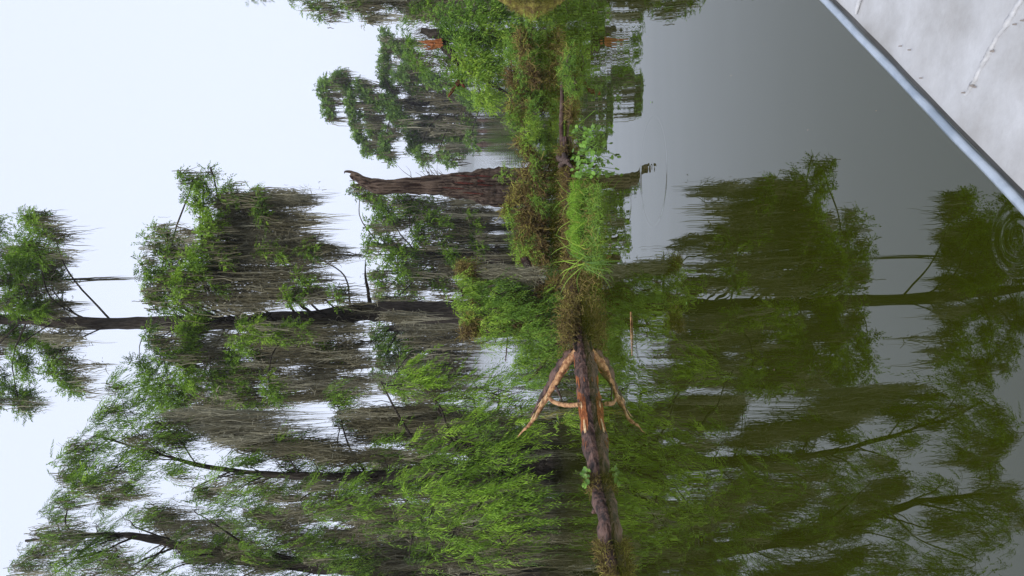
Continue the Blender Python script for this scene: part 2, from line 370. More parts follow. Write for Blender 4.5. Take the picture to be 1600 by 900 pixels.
# far tree, right of the dead trunk
far_fr = dict(L=0.55, K=7, ll=0.30, lw=0.11, droop=0.25, up=0.3)
make_tree('cypress_tree', 'tapering grey green cypress standing alone far out in the lake behind the dead trunk', 80,
  [(760, 158, 9), (735, 159, 6.5), (690, 160, 5.5), (640, 159, 5), (590, 161, 3.4), (550, 162, 2.4), (520, 162, 1.5)],
  [(503, 132, 515, 186, 6), (506, 126, 530, 138, 5), (535, 122, 548, 150, 6), (545, 150, 556, 196, 7), (553, 196, 575, 238, 6),
   (572, 150, 590, 168, 6), (575, 190, 585, 220, 6), (603, 52, 598, 115, 7), (600, 115, 612, 148, 7), (612, 165, 625, 195, 9),
   (605, 205, 600, 240, 6), (590, 235, 612, 250, 6), (640, 195, 650, 235, 10), (662, 190, 676, 218, 11), (655, 240, 668, 252, 7),
   (690, 170, 715, 165, 8), (700, 225, 722, 236, 9), (722, 190, 738, 205, 8), (685, 243, 706, 252, 7), (640, 100, 662, 118, 9),
   (630, 130, 655, 145, 6), (735, 215, 745, 232, 6), (520, 130, 535, 115, 6), (560, 130, 575, 150, 7), (570, 175, 590, 200, 8), (620, 120, 640, 110, 9), (665, 120, 690, 130, 9), (630, 185, 655, 210, 11), (690, 200, 715, 215, 10), (600, 155, 620, 175, 8), (615, 70, 640, 85, 8), (720, 140, 740, 165, 8)],
  [(600, 60, 640, 150, 50, 50), (620, 110, 650, 220, 60, 75), (660, 130, 690, 235, 60, 75), (700, 120, 720, 225, 50, 60), (560, 130, 585, 220, 40, 40)],
  leafmat=M_leaf_far, fr=far_fr, cover=5.5, depth=4, mw=0.09, msz=2.4, limb_r=1.3, moss_under=0.5, tbias=0.45)

# middle tree between dead trunk and tall trunk
mid_fr = dict(L=0.40, K=8, ll=0.19, lw=0.055, droop=0.3, up=0.2)
make_tree('cypress_tree', 'round crowned cypress between the dead trunk and the tall trunk, moss down to the water', 38,
  [(779, 400, 16), (740, 400, 10), (690, 398, 8), (630, 392, 6), (580, 380, 3)],
  [(552, 294, 562, 305, 6), (570, 300, 580, 318, 8), (590, 312, 610, 335, 10), (625, 305, 640, 320, 10), (640, 335, 668, 325, 15),
   (672, 345, 690, 360, 13), (648, 355, 660, 380, 10), (590, 340, 612, 352, 8), (575, 350, 590, 362, 7), (577, 372, 572, 400, 7), (600, 375, 625, 395, 10),
   (600, 400, 635, 425, 10), (655, 395, 640, 430, 9), (690, 385, 715, 400, 12), (700, 355, 722, 372, 10), (700, 412, 730, 425, 9),
   (585, 430, 600, 445, 8), (620, 445, 650, 455, 9), (665, 430, 690, 445, 9), (585, 465, 600, 472, 6), (615, 470, 640, 476, 7), (740, 370, 752, 390, 9), (735, 340, 745, 352, 7)],
  [(600, 310, 630, 460, 70, 45), (640, 310, 680, 470, 85, 80), (690, 300, 720, 470, 90, 110), (730, 330, 750, 450, 50, 60), (560, 420, 600, 470, 60, 14)],
  fr=mid_fr, cover=3.6, depth=2.5, mw=0.045, msz=1.5, moss_under=0.6, tbias=0.5, moss_n=24)

# darker tree behind, left of the tall trunk
make_tree('cypress_tree', 'dark dense cypress behind the tall trunk on its left side', 42,
  [(776, 515, 13), (720, 512, 8), (660, 510, 7), (600, 514, 5)],
  [(590, 515, 600, 570, 13), (615, 520, 630, 575, 15), (640, 530, 648, 575, 12), (585, 585, 600, 600, 8), (610, 595, 640, 600, 12), (660, 600, 680, 610, 10)],
  [(620, 500, 640, 600, 80, 70), (660, 500, 680, 610, 70, 90), (700, 520, 720, 545, 40, 14), (600, 600, 720, 700, 70, 90), (740, 660, 770, 900, 55, 90)],
  fr=mid_fr, cover=3.6, depth=2.5, mw=0.05, msz=1.6, moss_under=0.4, tbias=0.3)

# the tall cypress with the bare trunk
MAIN = [(800, 488, 34), (770, 487, 24), (730, 488, 18), (640, 488, 15), (560, 489, 14), (480, 496, 13), (400, 503, 12.5), (270, 505, 11), (130, 505, 9), (30, 500, 7), (-80, 496, 5), (-170, 492, 2)]
make_tree('cypress_tree', 'tallest cypress with a long bare trunk and moss curtains on three tiers of branches', 23.5, MAIN,
  [ # top tier
   (36, 340, 62, 350, 13), (60, 362, 86, 372, 10), (30, 375, 60, 392, 14), (70, 395, 90, 410, 9), (20, 410, 55, 425, 16), (70, 430, 95, 440, 9), (5, 440, 50, 455, 16),
   (15, 470, 60, 485, 16), (70, 470, 90, 480, 9), (10, 520, 55, 530, 14), (60, 545, 95, 560, 11), (25, 560, 45, 585, 13), (75, 580, 108, 600, 10), (105, 600, 122, 612, 8),
   (15, 610, 45, 628, 12), (30, 630, 42, 645, 8), (-20, 360, -30, 420, 18), (-60, 420, -40, 470, 20), (-30, 520, -50, 560, 18), (-20, 580, -10, 620, 15), (-110, 450, -110, 520, 20), (-160, 480, -150, 500, 18), (-90, 540, -80, 580, 16),
   # right arm, sprays at the tip
   (284, 276, 300, 288, 7, -3.0, .5), (322, 268, 333, 275, 5, -3.0, .5), (306, 284, 318, 300, 9, -3.0, .5), (300, 305, 312, 325, 11, -3.2, 0.6799999999999999), (312, 330, 330, 350, 13, -3.2, 0.7), (325, 350, 322, 385, 13, -3.2, 0.73), (350, 300, 375, 315, 9, -3.2, 0.38),
   (395, 300, 410, 322, 8, -3.2, 0.38), (318, 385, 300, 415, 14, -3.2, 0.76), (300, 415, 285, 440, 13, -3.2, 0.7799999999999999), (290, 440, 285, 470, 14, -3.2, 0.7799999999999999), (340, 395, 352, 410, 9, -3.2, 0.58), (330, 440, 340, 455, 8, -3.0, .5),
   (245, 360, 262, 374, 9, -3.0, .5), (228, 378, 250, 395, 8, -3.0, .5), (222, 410, 232, 432, 9, -3.0, .5), (240, 425, 258, 440, 10, -3.0, .5), (226, 455, 240, 470, 9, -3.0, .5), (240, 480, 250, 490, 8, -3.0, .5), (262, 395, 272, 420, 10, -3.0, .5), (262, 470, 270, 485, 9, -3.0, .5),
   (475, 385, 490, 400, 8, -3.0, .5), (465, 430, 480, 445, 8, -3.0, .5), (440, 460, 462, 470, 8, -3.0, .5), (525, 455, 530, 470, 9, -3.0, .5), (400, 330, 415, 345, 6, -3.0, .5), (405, 390, 440, 400, 6, -3.0, .5),
   # left arm
   (322, 478, 305, 500, 14, None, .75), (305, 500, 290, 520, 14, -1.5, .8), (292, 520, 284, 560, 16, -1.5, .8), (284, 560, 296, 600, 15, -1.5, .75), (262, 590, 250, 622, 14, None, .65), (300, 610, 262, 640, 15, None, .65),
   (232, 515, 240, 540, 8, None, .3), (218, 565, 232, 585, 11, None, .4), (225, 600, 235, 625, 12, None, .45), (245, 540, 258, 565, 10, None, .3), (330, 585, 345, 610, 15, None, .6), (325, 630, 345, 645, 12, None, .6),
   (355, 560, 375, 590, 12, None, .45), (392, 508, 412, 520, 12, -2.2, .8), (385, 525, 372, 548, 13, -2.2, .75), (425, 520, 440, 530, 10, -2.0, .7), (450, 512, 480, 520, 8, -2, .6), (400, 555, 415, 575, 10, None, .5),
   (420, 600, 440, 625, 12, None, .55), (500, 540, 530, 560, 9, None, .5), (370, 620, 400, 640, 14, None, .55)],
  [(0, 380, 70, 540, 60, 90), (60, 400, 100, 530, 38, 34), (80, 560, 110, 600, 45, 14), (-60, 400, -20, 560, 60, 40),
   (250, 360, 270, 400, 60, 22), (335, 310, 350, 345, 95, 55, .45, -2.6), (330, 345, 335, 400, 120, 90, .45, -2.6), (320, 400, 330, 490, 110, 80, .45, -2.6), (400, 310, 430, 330, 60, 20), (420, 335, 440, 400, 75, 46, .45, -2.6), (430, 405, 470, 480, 60, 34),
   (375, 330, 395, 470, 95, 80, .45, -2.6), (470, 315, 440, 322, 45, 8), (480, 398, 500, 408, 58, 7), (470, 380, 475, 395, 60, 6), (440, 300, 400, 318, 70, 16), (450, 452, 470, 466, 60, 10),
   (270, 520, 300, 640, 70, 80), (320, 520, 340, 640, 90, 90), (260, 420, 280, 480, 60, 20), (380, 500, 420, 640, 110, 120), (440, 510, 470, 560, 90, 60), (460, 560, 480, 620, 90, 50), (520, 500, 540, 600, 60, 50), (600, 495, 640, 520, 80, 26),
   (520, 480, 600, 500, 70, 24), (225, 430, 250, 440, 60, 6)],
  cover=4.6, depth=2.3, mw=0.026, lf=.12, limb_r=.85, msz=1.15, moss_under=0.45, moss_n=30, sides=14, flute=0.2)

# spike of dead wood on the tall trunk gets its own tube
# right edge tree
make_tree('cypress_tree', 'dark mossy cypress cut by the right edge of the view, a sparse limb reaching left', 26,
  [(797, -45, 30), (760, -42, 22), (700, -40, 17), (620, -38, 15), (540, -36, 12), (470, -34, 9), (400, -30, 6), (340, -30, 2)],
  [(478, 5, 490, 14, 9), (495, 0, 512, 20, 8), (500, 24, 508, 30, 5), (528, 0, 536, 16, 8), (545, 5, 570, 10, 8), (565, 22, 580, 32, 5), (600, 2, 620, 12, 9), (650, 0, 680, 18, 12), (440, -30, 460, -10, 16), (380, -40, 400, -20, 16), (640, 18, 655, 28, 8), (560, -40, 600, -20, 18)],
  [(540, -8, 560, 8, 70, 34), (590, -10, 640, 26, 80, 70), (640, -20, 690, 30, 80, 80), (700, -20, 740, 20, 70, 60), (570, 24, 572, 28, 60, 3)],
  cover=2.4, depth=1.6, mw=0.03, msz=1.2, tbias=0.4)

# two near cypresses at the left edge
near_fr = dict(L=0.42, K=20, ll=0.11, lw=0.0125, droop=0.3, bias=(.45, -.25, -.75), rnd=.35, curl=.13, spread=.5)
make_tree('cypress_tree', 'spreading cypress cut by the left edge of the view, thin crown open to sky', 16,
  [(830, 925, 34), (790, 920, 22), (700, 905, 16), (600, 888, 14), (450, 880, 11), (340, 868, 8), (250, 845, 5.5), (180, 835, 4), (110, 840, 2.5), (40, 845, 2)],
  [(28, 872, 60, 862, 10), (22, 885, 45, 895, 9), (75, 812, 95, 830, 13), (55, 835, 75, 850, 9), (95, 845, 125, 860, 18), (120, 865, 150, 878, 18), (150, 820, 165, 840, 13), (75, 880, 120, 892, 15), (160, 880, 190, 890, 16),
   (60, 800, 80, 806, 7), (80, 780, 105, 790, 5), (195, 810, 215, 825, 11), (230, 800, 250, 815, 8), (215, 880, 240, 890, 12), (270, 850, 290, 870, 12), (300, 885, 350, 890, 20), (310, 795, 330, 815, 16),
   (330, 850, 360, 870, 20), (380, 845, 420, 855, 20), (400, 880, 450, 890, 20), (470, 850, 510, 870, 20), (520, 880, 560, 890, 18), (580, 850, 600, 880, 20), (620, 880, 640, 895, 20),
   (60, 915, 120, 930, 20), (130, 950, 200, 960, 24), (220, 920, 280, 950, 24), (310, 930, 380, 960, 26), (420, 920, 480, 950, 26), (520, 930, 580, 950, 26), (620, 930, 700, 950, 26)],
  [(200, 790, 240, 830, 60, 22), (240, 820, 300, 880, 80, 56, .25), (300, 820, 380, 890, 90, 60), (380, 800, 480, 890, 100, 80, .35), (500, 830, 600, 890, 120, 90, .3), (600, 820, 700, 890, 130, 100, .3), (700, 800, 760, 895, 90, 110, .3), (140, 840, 170, 880, 50, 14, .2), (250, 910, 500, 990, 120, 130, .35), (500, 910, 740, 990, 130, 130, .3)],
  fr=near_fr, cover=2.8, depth=1.8, mw=0.016, msz=0.85, moss_under=0.35, moss_n=34, tbias=0.38)
make_tree('cypress_tree', 'nearest cypress with bright drooping feathery fronds hanging low over the water', 12.5,
  [(852, 712, 30), (820, 718, 17), (740, 738, 12), (640, 742, 10), (540, 745, 7), (430, 742, 4.5), (340, 732, 3.4), (300, 724, 2.6), (230, 704, 1.8), (150, 680, 1.5)],
  [ # upper wispy sprays
   (172, 605, 190, 622, 8), (160, 640, 185, 650, 10), (196, 636, 225, 650, 13), (140, 655, 165, 668, 9), (130, 680, 150, 690, 10), (100, 700, 125, 712, 11), (150, 700, 175, 712, 14), (180, 680, 205, 695, 16), (205, 665, 235, 690, 16), (85, 720, 110, 728, 7),
   (150, 730, 170, 745, 10), (190, 725, 215, 750, 10), (215, 705, 240, 720, 12), (125, 750, 140, 765, 5), (250, 690, 275, 700, 9), (95, 745, 115, 770, 5), (250, 735, 270, 745, 6), (180, 762, 195, 775, 6), (150, 780, 165, 790, 5),
   # middle
   (300, 765, 325, 785, 16), (335, 750, 350, 775, 16), (350, 790, 390, 800, 18), (395, 760, 420, 790, 20), (430, 720, 455, 750, 16), (465, 705, 490, 720, 14), (500, 735, 540, 745, 20), (470, 780, 510, 800, 22), (540, 770, 560, 800, 20), (350, 720, 390, 730, 10), (420, 700, 440, 705, 8),
   (505, 620, 530, 640, 9), (520, 655, 530, 670, 8),
   # bright near fronds
   (600, 605, 640, 600, 14, -1.5, .6), (620, 580, 660, 590, 12, -1.5, .6), (655, 600, 690, 640, 13, -1.5, .6), (700, 610, 740, 625, 17, -1.5, .62), (750, 605, 780, 620, 18, -1.5, .65), (790, 625, 815, 640, 15, -1.5, .65),
   (690, 670, 730, 680, 20, -1.2, .62), (740, 655, 790, 660, 20, -1.4, .65), (790, 680, 820, 690, 18, -1.4, .65), (640, 700, 670, 720, 22, -1, .6), (690, 720, 730, 730, 22, -1.4, .66), (755, 705, 795, 725, 20, -1.6, .66),
   (610, 750, 640, 770, 22, -1, .6), (660, 765, 700, 775, 24, -1.5, .68), (720, 770, 760, 780, 22, -1.7, .66), (780, 760, 815, 775, 18, -1.7, .66), (620, 810, 650, 830, 20, -1, .6), (670, 815, 720, 830, 24, -1.5, .65),
   (740, 820, 790, 825, 22, -1.7, .66), (800, 800, 830, 815, 15, -1.7, .6), (700, 865, 760, 870, 18, -1.3, .6), (790, 860, 820, 875, 14, -1.3, .55), (640, 870, 660, 880, 16), (580, 700, 600, 715, 14), (560, 800, 590, 825, 20)],
  [(250, 645, 262, 665, 170, 26, .75), (225, 660, 260, 690, 60, 20, .3), (290, 660, 330, 690, 150, 46, .65), (330, 690, 430, 710, 110, 50, .3), (420, 690, 520, 725, 90, 50, .3), (520, 640, 560, 690, 130, 60, .3), (560, 640, 640, 700, 120, 60, .3),
   (640, 650, 720, 690, 110, 60, .3), (600, 720, 720, 800, 120, 100, .3), (700, 690, 760, 720, 110, 60, .3), (740, 720, 780, 850, 90, 90, .35), (450, 750, 560, 830, 120, 80, .3), (350, 740, 450, 800, 80, 30, .35)],
  fr=near_fr, cover=3.0, depth=1.0, mw=0.012, msz=0.6, moss_under=0.3, moss_n=40, tbias=0.42)

make_tree('cypress_tree', 'dark moss draped cypress added to darken the gaps behind the nearest drooping fronds', 27,  # tree added, mostly hidden behind the fronds, to darken the pale gaps
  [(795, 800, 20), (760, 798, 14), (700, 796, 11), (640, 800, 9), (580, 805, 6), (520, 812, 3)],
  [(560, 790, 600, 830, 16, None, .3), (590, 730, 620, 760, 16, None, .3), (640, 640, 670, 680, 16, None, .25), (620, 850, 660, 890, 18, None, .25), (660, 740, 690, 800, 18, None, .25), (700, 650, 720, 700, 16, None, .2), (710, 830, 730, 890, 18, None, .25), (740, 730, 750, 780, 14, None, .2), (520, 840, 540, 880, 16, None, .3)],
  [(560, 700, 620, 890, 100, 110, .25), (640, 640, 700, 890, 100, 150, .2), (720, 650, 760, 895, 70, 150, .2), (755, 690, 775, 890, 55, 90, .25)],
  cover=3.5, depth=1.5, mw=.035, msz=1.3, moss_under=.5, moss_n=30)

# ------------------------------------------------------------------ standing dead trunk
Ds = 30
tr = empty('dead_tree', at(783, 290, Ds) * np.array([1, 1, 0]), 'leaning barkless dead trunk with a hooked tip and torn rusty base', 'dead tree')
g = Geo(); P0 = np.array([at(x, y, Ds) for x, y in [(790, 290), (765, 292), (730, 289), (690, 289), (640, 290), (600, 292), (580, 289), (566, 282), (556, 275), (549, 271)]]); P0[0][2] = -0.4
tube(g, P0, np.array([28, 26, 21, 16, 12, 11, 10, 8, 6, 3.5]) * Ds / F_PX, sides=90, per=18, rough=0.20, flute=0.15, fl_n=9, nscale=1.5, wob=.012)
build('trunk', g, M_snag, tr, smooth=True)
g = Geo(); tube(g, [at(x, y, Ds) for x, y in [(558, 274), (549, 269), (540, 268), (538, 271)]], np.array([3.2, 2.4, 1.6, .5]) * Ds / F_PX, sides=8, rough=.2)
build('hooked_tip', g, M_snag, tr, smooth=True)
g = Geo(); tube(g, [at(x, y, Ds) for x, y in [(562, 281), (551, 279), (546, 274)]], np.array([3, 2, .5]) * Ds / F_PX, sides=8, rough=.2)
build('hooked_tip', g, M_snag, tr, smooth=True)
g = Geo()
for x, y, L, w in [(758, 283, 22, 2.6), (740, 287, 30, 2.0), (700, 283, 26, 1.5), (765, 297, 16, 2.2), (745, 276, 34, 1.3), (770, 290, 30, 1.4), (768, 276, 26, 1.6), (725, 295, 34, 1.2), (755, 303, 32, 1.3), (690, 291, 30, 1.0), (665, 286, 28, .9), (630, 288, 26, .8)]:
    a = at(x, y, Ds - .62 * (1 if x > 720 else .45)); c = at(x - L, y - 2, Ds - .5 * (1 if x > 720 else .35)); tube(g, [a, (a + c) / 2, c], np.array([.5, w, .4]) * Ds / F_PX, sides=6, rough=.3)
build('torn_wood', g, M_red, tr)
g = Geo()
for k in range(16):
    a = at(rng.uniform(640, 700), 277 + rng.uniform(-1, 2), Ds); q = a + np.array([rng.uniform(.2, .8), rng.uniform(-.3, .3), rng.uniform(.1, .7)])
    tube(g, [a, (a + q) / 2 + rng.normal(size=3) * .08, q], [.012, .008, .003], sides=4, per=3)
build('twig', g, M_dead, tr)

g = Geo(); p0 = at(100, 437, 23.5)          # the single long moss string under the top tier
strands(g, p0 + rng.normal(size=(12, 3)) * [.025, .03, .2], 3.1 * rng.uniform(.5, 1, 12), .03, seg=8, tint=rng.uniform(.1, .5, 12), wander=.006)
build('hanging_moss', g, M_moss, [o for o in COL.objects if o.name.startswith('cypress_tree') and o.parent is None and 'tallest' in o['label']][0])
# dead spike and stubs of the far tree's knees
g = Geo(); tube(g, [at(x, y, 23.5) for x, y in [(578, 478), (575, 455), (571, 430), (571, 405)]], [.07, .05, .035, .006], sides=7, rough=.2, wob=.15)
tt_ = [o for o in COL.objects if o.name.startswith('cypress_tree') and o.parent is None and 'tallest' in o['label']][0]
build('dead_branch', g, M_bark, tt_)
for (x, y, h, w, mm, lb) in [(757, 188, .7, .16, M_dead, 'small dark cypress knee in the far water, nearest the bush'), (757, 205, .6, .22, M_dead, 'middle dark cypress knee of the far row, twice as wide as tall'), (757, 226, .8, .3, M_dead, 'tallest dark cypress knee of the far row, closest to the dead trunk')]:
    p = on_z(x, y, 0); g = Geo(); tube(g, [p + [0, 0, -.2], p + [0, 0, h * .4], p + [0.05, 0, h * .8], p + [0, 0, h]], [w, w * .75, w * .4, w * .08], sides=10, rough=.4, flute=.2)
    tag(build('cypress_knee', g, mm), lb, 'cypress knee', 'cypress knees in the far water')

# ------------------------------------------------------------------ broken tree behind the right-hand bush
Db = 17
bt = empty('broken_tree', at(826, 70, Db) * np.array([1, 1, 0]), 'snapped cypress with orange splintered break, smothered in bright green shoots', 'broken tree')
g = Geo(); P0 = np.array([at(x, y, Db) for x, y in [(840, 70), (800, 62), (760, 60), (720, 58), (690, 55), (672, 52), (658, 48)]]); P0[0][2] = -.3
tube(g, P0, np.array([16, 12, 10, 9, 8, 7, 5]) * Db / F_PX, sides=20, rough=.4, nscale=4, flute=.2); build('trunk', g, M_bark, bt, smooth=True)
g = Geo()
for k in range(14):
    a = at(rng.uniform(682, 692), rng.uniform(60, 76), Db - .2); q = at(rng.uniform(652, 668), rng.uniform(62, 80), Db - .2 + rng.uniform(-.15, .15))
    tube(g, [a, (a + q) / 2 + rng.normal(size=3) * .03, q], [.03, .022, .003], sides=4, per=3, rough=.3)
build('splintered_wood', g, M_heart, bt)
g = Geo(); tube(g, [at(x, y, Db) for x, y in [(688, 58), (700, 78), (715, 95), (735, 110), (765, 130), (800, 150)]], [.12, .10, .09, .07, .05, .015], sides=10, rough=.3, wob=.1)
build('branch', g, M_bark, bt)
g = Geo(); tube(g, [at(x, y, Db) for x, y in [(726, 137), (718, 128), (705, 144), (700, 152)]], [.02, .06, .04, .01], sides=6, rough=.3); build('branch', g, M_red, bt)
twig_budget = [0]
def shoots(g, specs, D, L=.22, K=9, ll=.075, lw=.012, droop=.5, cover=1.3, gb=None, bias=(0, 0, .1)):
    for s in specs:
        x1, y1, x2, y2, r = s[:5]; tb = s[5] if len(s) > 5 else .6; dd = s[6] if len(s) > 6 else D
        dz = rng.uniform(-.5, .5) * (dd / 15)
        for pc, pr in stroke_pts((x1, y1, x2, y2, r), dd, dz):
            N = int(max(8, cover * math.pi * pr * pr / (L * ll * .5))); nc = 6
            cc = pc + rv(nc) * pr * rng.uniform(.2, .9, (nc, 1)); ci = rng.integers(0, nc, N)
            Pp = cc[ci] + rng.normal(size=(N, 3)) * pr * .35; Pp[:, 2] = np.maximum(Pp[:, 2], 0.015)
            ct = np.clip(tb + rng.normal(size=nc) * .15, 0, 1)
            fronds(g, Pp, (Pp - pc) / pr * .6 + rv(N) * .5 + np.array(bias), L * rng.uniform(.5, 1.2, N), K, ll, lw, droop, tint=np.clip(ct[ci] + rng.normal(size=N) * .1, 0, 1))
            if gb is not None:
                for _ in range(2):
                    q = pc + rv(1)[0] * pr; q[2] = max(q[2], .02); o_ = pc + rv(1)[0] * pr * .3; o_[2] = max(o_[2], 0)
                    if twig_budget[0] <= 0: continue
                    twig_budget[0] -= 1; gt = Geo(); tube(gt, [o_, (o_ + q) / 2, q], [.012, .008, .003], sides=4, per=2); build('twig', gt, M_dead, gb)
g = Geo(); twig_budget[0] = 60
shoots(g, [(630, 38, 632, 50, 6, .3), (640, 55, 635, 78, 5, .3), (650, 85, 640, 95, 6, .3), (655, 100, 665, 115, 8, .3), (665, 22, 680, 30, 9, .35), (672, 84, 690, 87, 7, .5)], Db, L=.2, ll=.09, lw=.018, cover=2.2)
shoots(g, [(690, 40, 700, 60, 10, .3), (695, 20, 720, 35, 12, .4),
           (705, 80, 700, 100, 11, .6), (712, 105, 722, 125, 14, .7), (700, 125, 695, 132, 8, .3), (735, 85, 745, 110, 16, .7), (745, 130, 755, 155, 13, .75), (740, 30, 760, 50, 18, .5), (755, 60, 752, 85, 17, .65), (765, 95, 770, 120, 18, .75), (770, 140, 755, 160, 9, .7),
           (785, 25, 790, 60, 18, .5), (790, 75, 795, 100, 16, .65), (720, 55, 725, 70, 12, .4), (810, 40, 815, 70, 14, .6), (770, 10, 785, 15, 14, .4), (735, 0, 750, 8, 12, .4)], Db, L=.34, ll=.13, lw=.024, cover=6.5, gb=bt)
build('foliage', g, M_fern, bt)
g = Geo()
for _ in range(60):
    p0 = at(rng.uniform(640, 740), rng.uniform(20, 110), Db + rng.uniform(0, 1)); k = 14
    if p0[2] < .5: continue
    strands(g, p0 + rng.normal(size=(k, 3)) * .08, rng.uniform(.2, .7) * rng.uniform(.4, 1, k), .014, tint=rng.uniform(.1, .5, k))
build('hanging_moss', g, M_moss, bt)

# mossy buttressed stump at the right edge
ms = empty('mossy_stump', on_z(843, 16, 0), 'flaring cypress base covered in yellow green moss at the right edge, cut by the frame', 'stump')
g = Geo(); P0 = np.array([at(x, y, 13.7) for x, y in [(846, 16), (835, 16), (815, 11), (795, 3), (770, -8), (720, -22), (640, -36)]]); P0[0][2] = -.2
tube(g, P0, np.array([20, 16, 9, 6, 5, 4.5, 3]) * 13.7 / F_PX, sides=26, per=10, rough=.3, flute=.12, nscale=7); build('trunk', g, M_mossy, ms, smooth=True)
g = Geo(); Pp = []
for _ in range(1600):
    k = rng.uniform(0, 1); x = 846 - 50 * k; rr = np.interp(x, [770, 795, 815, 835, 846], [5, 6, 9, 16, 20]) * 13.7 / F_PX; a = rng.uniform(0, 6.28); c = at(x, np.interp(x, [795, 815, 835], [3, 11, 16]), 13.7); Pp.append(c + np.array([math.cos(a), math.sin(a), 0]) * rr * 1.02)
tangle(g, np.array(Pp), .07, .005, tint=rng.uniform(.4, 1, 1600)); build('moss_coat', g, M_fibre, ms)

# ------------------------------------------------------------------ weedy raft in the middle distance
def mound(name, label, cat, green, brown, D, origin_px, group=None, L=.16, ll=.05, lw=.010, fl=.13, fw=.011, nf=150, cover=4.0, gmat=None):
    root = empty(name, on_z(*origin_px, 0), label, cat, group)
    g = Geo(); twig_budget[0] = 24; shoots(g, green, D, L, 9, ll, lw, .35, cover, root)
    build('foliage', g, gmat or M_fern, root)
    if brown:
        g = Geo()
        for s in brown:
            x1, y1, x2, y2, r = s[:5]; dd = s[6] if len(s) > 6 else D
            for pc, pr in stroke_pts((x1, y1, x2, y2, r), dd, rng.uniform(-.3, .3)):
                N = int(nf * pr / .12 * min(1.6, pr / .12)); Pp = pc + rng.normal(size=(N, 3)) * pr * .45 * np.array([1, 1.4, 1]); Pp[:, 2] = np.maximum(Pp[:, 2], .01)
                tb = s[5] if len(s) > 5 else .4
                tangle(g, Pp, fl * rng.uniform(.5, 1.3, N), fw, tint=np.clip(tb + rng.normal(size=N) * .32, 0, 1))
        build('dead_fibres', g, M_fibre, root)
    return root
GR = 'weed covered floating logs'
mound('weedy_raft', 'low bank of green weeds beside the mossy stump at the right', 'weed bank',
      [(830, 45, 825, 70, 13, .5), (835, 85, 840, 110, 12, .6), (822, 95, 815, 120, 11, .5), (845, 125, 835, 150, 10, .4), (800, 60, 800, 90, 9, .5), (838, 60, 846, 76, 8, .8), (820, 75, 830, 85, 10, .7), (815, 130, 805, 150, 9, .3)],
      [(815, 55, 820, 80, 11, .4), (820, 100, 835, 125, 12, .25), (800, 115, 815, 150, 12, .15), (830, 125, 840, 165, 9, .25)], 12.6, (852, 90), GR)
mound('weedy_raft', 'straggling green and brown weed bank in line with the dead trunk, right part', 'weed bank',
      [(835, 165, 828, 185, 9, .5), (822, 200, 825, 225, 12, .75), (838, 195, 842, 220, 10, .65), (845, 215, 845, 240, 8, .5), (800, 175, 796, 190, 7, .5), (806, 190, 812, 215, 8, .4), (790, 270, 786, 275, 7, .7), (840, 240, 850, 250, 8, .6)],
      [(800, 170, 815, 190, 10, .6), (828, 165, 822, 185, 8, .6), (812, 220, 835, 250, 9, .35), (838, 250, 842, 262, 9, .3)], 12.3, (853, 205), GR)
mound('weedy_raft', 'broad brown tangle of weeds and roots in front of the dead trunk', 'weed bank',
      [(842, 250, 835, 265, 9, .5), (822, 285, 828, 305, 9, .75), (845, 275, 850, 295, 9, .5), (835, 310, 845, 325, 8, .5), (800, 330, 795, 345, 8, .7), (815, 345, 820, 360, 9, .5), (850, 340, 845, 360, 9, .45), (800, 370, 810, 385, 8, .55),
       (818, 385, 825, 395, 10, .7), (835, 375, 850, 390, 10, .45), (808, 395, 815, 415, 7, .8), (845, 400, 850, 415, 8, .4), (850, 305, 855, 330, 8, .4)],
      [(822, 268, 840, 275, 12, .35), (812, 295, 800, 318, 8, .6), (795, 320, 787, 332, 5, .6), (820, 300, 840, 330, 12, .3), (840, 260, 848, 300, 10, .2), (815, 335, 830, 360, 12, .35), (840, 330, 850, 370, 10, .25), (815, 370, 830, 405, 12, .35), (845, 380, 850, 415, 9, .25)],
      11.8, (856, 330), GR, nf=170)
mound('grassy_hummock', 'rounded hummock of thin green and brown grass at the right end of the logs', 'hummock',
      [(888, 88, 890, 110, 13, .4), (900, 90, 902, 120, 13, .5), (905, 130, 900, 140, 9, .45), (885, 120, 892, 135, 9, .4)],
      [(885, 85, 895, 130, 12, .4), (900, 150, 900, 160, 7, .4), (908, 165, 908, 185, 9, .3)], 8.6, (912, 110), L=.11, ll=.045, lw=.006, fl=.10, fw=.007, nf=170)

# ------------------------------------------------------------------ the fallen log
LP = [(882, 215, 5), (885, 250, 6), (890, 330, 7), (893, 420, 9), (897, 470, 13), (903, 520, 14), (909, 560, 17), (915, 610, 19), (920, 655, 18), (926, 700, 23), (930, 728, 17), (933, 755, 16), (941, 790, 18), (947, 820, 17), (951, 860, 21), (959, 893, 14), (972, 960, 18)]
lg = empty('fallen_log', on_z(928, 650, 0), 'long dark fallen trunk half sunk in the lake, torn open in the middle', 'fallen log')
def lpt(x, y, dz=0.0): p = on_z(x, y, 0.03 + dz); return p
LP = [(x, y, r * .70) for x, y, r in LP[:-1]]
LW = np.array([lpt(x, y) for x, y, _ in LP]); LR = np.array([r * lpt(x, y)[1] / F_PX for x, y, r in LP])
g = Geo(); tube(g, LW, LR, sides=28, per=14, rough=.28, nscale=7, flute=.12); build('trunk', g, M_log, lg, smooth=True)
for (x, y, r, L) in [(921, 690, 7, 8), (936, 795, 5, 6)]:      # knots
    p = lpt(x, y); g = Geo(); q = p + np.array([-.02, -.05, .08]); tube(g, [p, (p + q) / 2, q], [.045, .035, .012], sides=10, rough=.5, nscale=14); build('knot', g, M_log, lg, smooth=True)
def shard(g, a, c, w, th):
    tube(g, [a, a * .5 + c * .5, c], [w * .35, w, w * .05], sides=5, per=4, rough=.25, nscale=20, flat=th)
